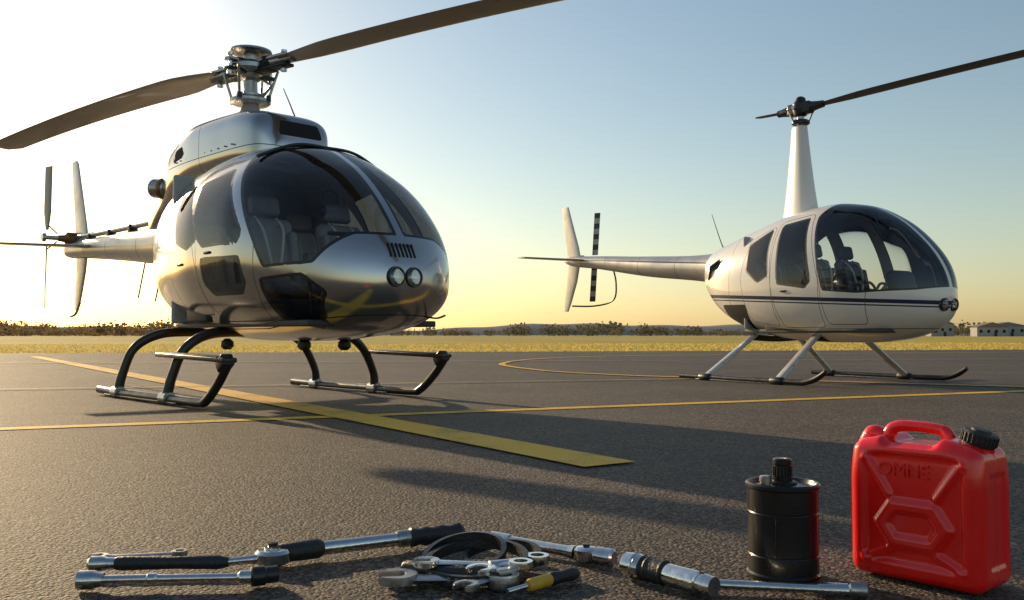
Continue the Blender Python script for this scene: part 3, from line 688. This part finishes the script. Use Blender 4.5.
# ============================================================ TOOLS
DY=-.04
def tool(name,dx=0,dy=0): return empty(name,(dx,DY+dy,.003))
def G(x,y,z): return Vector((x,y,z))
def jaw(name,c,ang,Rr,th,gap,mat,parent,z):
    pts=[]; a0=math.asin(gap/Rr)
    for k in range(25):
        g=a0+(2*math.pi-2*a0)*k/24; pts.append((Rr*math.cos(g),Rr*math.sin(g)*.95))
    pts.append((-.15*Rr,-gap)); pts.append((-.35*Rr,-gap*.5)); pts.append((-.35*Rr,gap*.5)); pts.append((-.15*Rr,gap))
    M4=Matrix.Translation((c[0],c[1],z))@Matrix.Rotation(ang,4,'Z')@Matrix.Rotation(R(90),4,'X')
    return prism(name,[(x,-y) for x,y in pts],th,mat,parent,M4,.0025)
def combo(name,p0,p1,mat,w=.02,z=.012,Rj=.028,Rr=.022,th=.011):
    e=tool(name); p0=Vector(p0);p1=Vector(p1);d=(p1-p0).normalized(); a=math.atan2(d.y,d.x)
    jaw('open_jaw',p0,a+math.pi+.25,Rj,th,Rj*.45,mat,e,z)
    lathe('ring_end',[(Rr*.58,-th*.65),(Rr,-th*.65),(Rr*1.04,0),(Rr,th*.65),(Rr*.58,th*.65)],mat,e,(p1.x,p1.y,z),seg=28,closed=True)
    c=(p0+d*(Rj-.006)+p1-d*(Rr-.006))/2; n_=Vector((-d.y,d.x,0)); u_=Vector((0,0,1))
    foil('shank',[(G(*(p0+d*(Rj-.008)).xy,z),n_,u_,w*1.3,th*.9),(G(*c.xy,z),n_,u_,w*.8,th*.8),(G(*(p1-d*(Rr-.006)).xy,z),n_,u_,w*1.1,th*.9)],mat,e)
    return e
T1=tool('ratchet_wrench',.02)
rod('handle',(-.97,2.212,.022),(-.70,2.226,.022),[(0,.013),(.03,.016),(.1,.017),(.5,.0145),(.9,.017),(1,.011)],M['rubber'],T1)
rod('shank',(-.71,2.225,.022),(-.63,2.260,.022),[(0,.009),(.6,.010),(1,.014)],M['chrome'],T1)
lathe('ratchet_head',[(.0,-.018),(.034,-.018),(.042,-.012),(.043,.010),(.036,.018),(.020,.020),(.020,.026),(0,.027)],M['chrome'],T1,(-.607,2.272,.024),seg=36)
lathe('drive_selector',[(.012,0),(.012,.008),(0,.009)],M['blackmetal'],T1,(-.607,2.272,.05),seg=16)
rod('end_knob',(-1.03,2.208,.022),(-.965,2.212,.022),[(0,.012),(.1,.018),(.5,.018),(.7,.014),(1,.014)],M['chrome'],T1)
T2=tool('torque_wrench',.01)
rod('head_sleeve',(-.60,2.275,.028),(-.49,2.345,.028),[(0,.014),(.1,.023),(.9,.025),(1,.018)],M['rubber'],T2)
rod('tube_body',(-.50,2.34,.027),(-.29,2.455,.027),[(0,.015),(.05,.0175),(1,.0175)],M['chrome'],T2)
rod('scale_collar',(-.315,2.441,.028),(-.28,2.46,.028),[(0,.019),(.2,.022),(.8,.022),(1,.019)],M['steel'],T2)
rod('grip',(-.285,2.457,.028),(-.145,2.53,.028),[(0,.018),(.04,.026),(.2,.021),(.3,.026),(.45,.021),(.6,.026),(.75,.021),(.92,.028),(1,.018)],M['rubber'],T2)
T3=tool('socket_extension_bar',.055,0)
rod('socket',(-1.02,2.065,.022),(-.965,2.068,.022),[(0,.015),(0.02,.021),(.6,.021),(.75,.017),(1,.015)],M['chrome'],T3)
rod('bar',(-.97,2.068,.022),(-.64,2.092,.022),[(0,.010),(.3,.0105),(.31,.013),(.36,.013),(.37,.0095),(.9,.0095),(.92,.015),(1,.016)],M['chrome'],T3)
rod('end_socket',(-.645,2.092,.022),(-.59,2.12,.022),[(0,.018),(.05,.022),(.5,.022),(.55,.019),(.98,.019),(1,.014)],M['blackmetal'],T3)
combo('combination_wrench',(-1.04,2.325,0),(-.85,2.365,0),M['steel'],.018,.01,.026,.019)
T5=tool('strap_wrench',.005,-.07)
def ring(cx,cy,rx,ry,h,tilt,mat,thick,name='strap_loop',n=48,z0=.024):
    V=[];F=[]
    for k in range(n):
        g=2*math.pi*k/n
        for dr,dz in ((0,0),(thick,0),(thick,h),(0,h)):
            V.append((cx+(rx+dr)*math.cos(g),cy+(ry+dr)*math.sin(g),z0-.02+dz+tilt*(1+math.sin(g+.5))))
    for k in range(n):
        k2=(k+1)%n
        for j in range(4): F.append((k*4+j,k*4+(j+1)%4,k2*4+(j+1)%4,k2*4+j))
    return mk(name,V,F,mat,T5,True,auto=40)
ring(-.09,2.27,.110,.120,.024,.014,M['rubber'],.014)
ring(-.12,2.30,.090,.10,.020,.024,M['blackmetal'],.012)
ring(-.03,2.34,.085,.09,.022,.010,M['rubber'],.012)
for k in range(40):
    g=2*math.pi*k/40
    box('strap_stud',(-.09+.125*math.cos(g),2.27+.135*math.sin(g),.018+.014*(1+math.sin(g+.5))),(.004,.008,.010),M['steel'],T5,(0,0,g),.001,1)
rod('strap_handle',(-.26,2.25,.020),(-.07,2.17,.022),[(0,.014),(.05,.019),(.8,.016),(1,.010)],M['rubber'],T5)
box('buckle',(-.02,2.17,.03),(.05,.03,.02),M['steel'],T5,(0,0,.6),.004)
rod('ratchet_barrel',(-.06,2.20,.030),(.02,2.235,.030),[(0,.010),(.05,.018),(.95,.018),(1,.010)],M['chrome'],T5)
combo('combination_wrench',(-.260,2.100,0),(-.02,2.080,0),M['steel'],.036,.018,.048,.036,.020)
combo('combination_wrench',(-.07,2.10,0),(.06,2.20,0),M['chrome'],.026,.036,.036,.028,.015)
combo('combination_wrench',(-.20,2.15,0),(.02,2.13,0),M['chrome'],.026,.040,.034,.028,.014)
combo('combination_wrench',(-.10,2.02,0),(.0,2.12,0),M['steel'],.022,.022,.030,.024,.013)
T6=tool('breaker_bar')
rod('tube',(-.06,2.50,.02),(.16,2.325,.02),[(0,.013),(.02,.017),(.25,.017),(.27,.013),(.9,.014),(1,.019)],M['chrome'],T6)
lathe('drive_head',[(0,-.018),(.026,-.018),(.031,-.01),(.031,.012),(.022,.018),(0,.019)],M['chrome'],T6,(.185,2.305,.022),seg=28)
rod('drive_socket',(.205,2.292,.022),(.25,2.26,.022),[(0,.016),(.1,.022),(.9,.022),(1,.016)],M['chrome'],T6)
lathe('pin',[(.009,0),(.009,.006),(0,.007)],M['blackmetal'],T6,(.185,2.305,.041),seg=14)
T7=tool('stubby_screwdriver')
rod('grip',(.085,2.095,.016),(.150,2.15,.016),[(0,.012),(.1,.016),(.4,.013),(.8,.016),(1,.011)],M['rubber'],T7)
rod('collar',(.035,2.05,.014),(.088,2.097,.016),[(0,.011),(.1,.014),(.9,.014),(1,.011)],M['yellowp'],T7)
rod('shaft',(-.01,2.01,.012),(.037,2.052,.014),[(0,.006),(1,.006)],M['chrome'],T7)
T8=tool('impact_driver_bar',.012,-.04)
rod('socket_end',(.255,2.215,.03),(.295,2.175,.03),[(0,.018),(.05,.028),(.5,.030),(.55,.027),(.65,.030),(1,.026)],M['chrome'],T8)
rod('grip',(.290,2.18,.03),(.335,2.13,.03),[(0,.026),(.05,.029),(.2,.026),(.3,.029),(.45,.026),(.6,.029),(.8,.026),(.95,.029),(1,.024)],M['rubber'],T8)
rod('body',(.333,2.133,.029),(.42,2.025,.029),[(0,.022),(.1,.025),(.7,.025),(.72,.020),(.8,.020),(.82,.023),(1,.021)],M['chrome'],T8)
T9=tool('socket_extension_bar')
rod('bar',(.38,2.065,.016),(.73,2.005,.016),[(0,.016),(.05,.018),(.12,.018),(.14,.011),(.8,.011),(.82,.015),(1,.015)],M['chrome'],T9)
rod('socket',(.725,2.006,.018),(.765,1.999,.018),[(0,.014),(.1,.019),(.9,.019),(1,.014)],M['steel'],T9)

# ============================================================ LIGHT, SKY, CAMERA
EL=R(17); AZ=R(38)
tosun=Vector((-math.sin(AZ)*math.cos(EL),math.cos(AZ)*math.cos(EL),math.sin(EL)))
ld=bpy.data.lights.new('sun','SUN'); ld.energy=5.0; ld.angle=R(.5); ld.color=(1,.74,.44)
lo=bpy.data.objects.new('sun',ld); COL.objects.link(lo); lo.rotation_euler=tosun.to_track_quat('Z','Y').to_euler()
w=bpy.data.worlds.new('World'); scene.world=w; w.use_nodes=True; nt=w.node_tree
sk=nt.nodes.new('ShaderNodeTexSky'); sk.sky_type='NISHITA'; sk.sun_disc=False; sk.sun_elevation=EL; sk.sun_rotation=-AZ
sk.air_density=1.25; sk.dust_density=.8; sk.ozone_density=1.2; sk.altitude=0
bg=nt.nodes['Background']; bg.inputs['Strength'].default_value=.125; nt.links.new(sk.outputs[0],bg.inputs['Color'])
cd=bpy.data.cameras.new('camera'); cd.sensor_width=36; cd.lens=31.64; cd.clip_end=8000; cd.clip_start=.05
co=bpy.data.objects.new('camera',cd); COL.objects.link(co); co.location=(0,0,.57); co.rotation_euler=(R(90+2.227),0,0); scene.camera=co
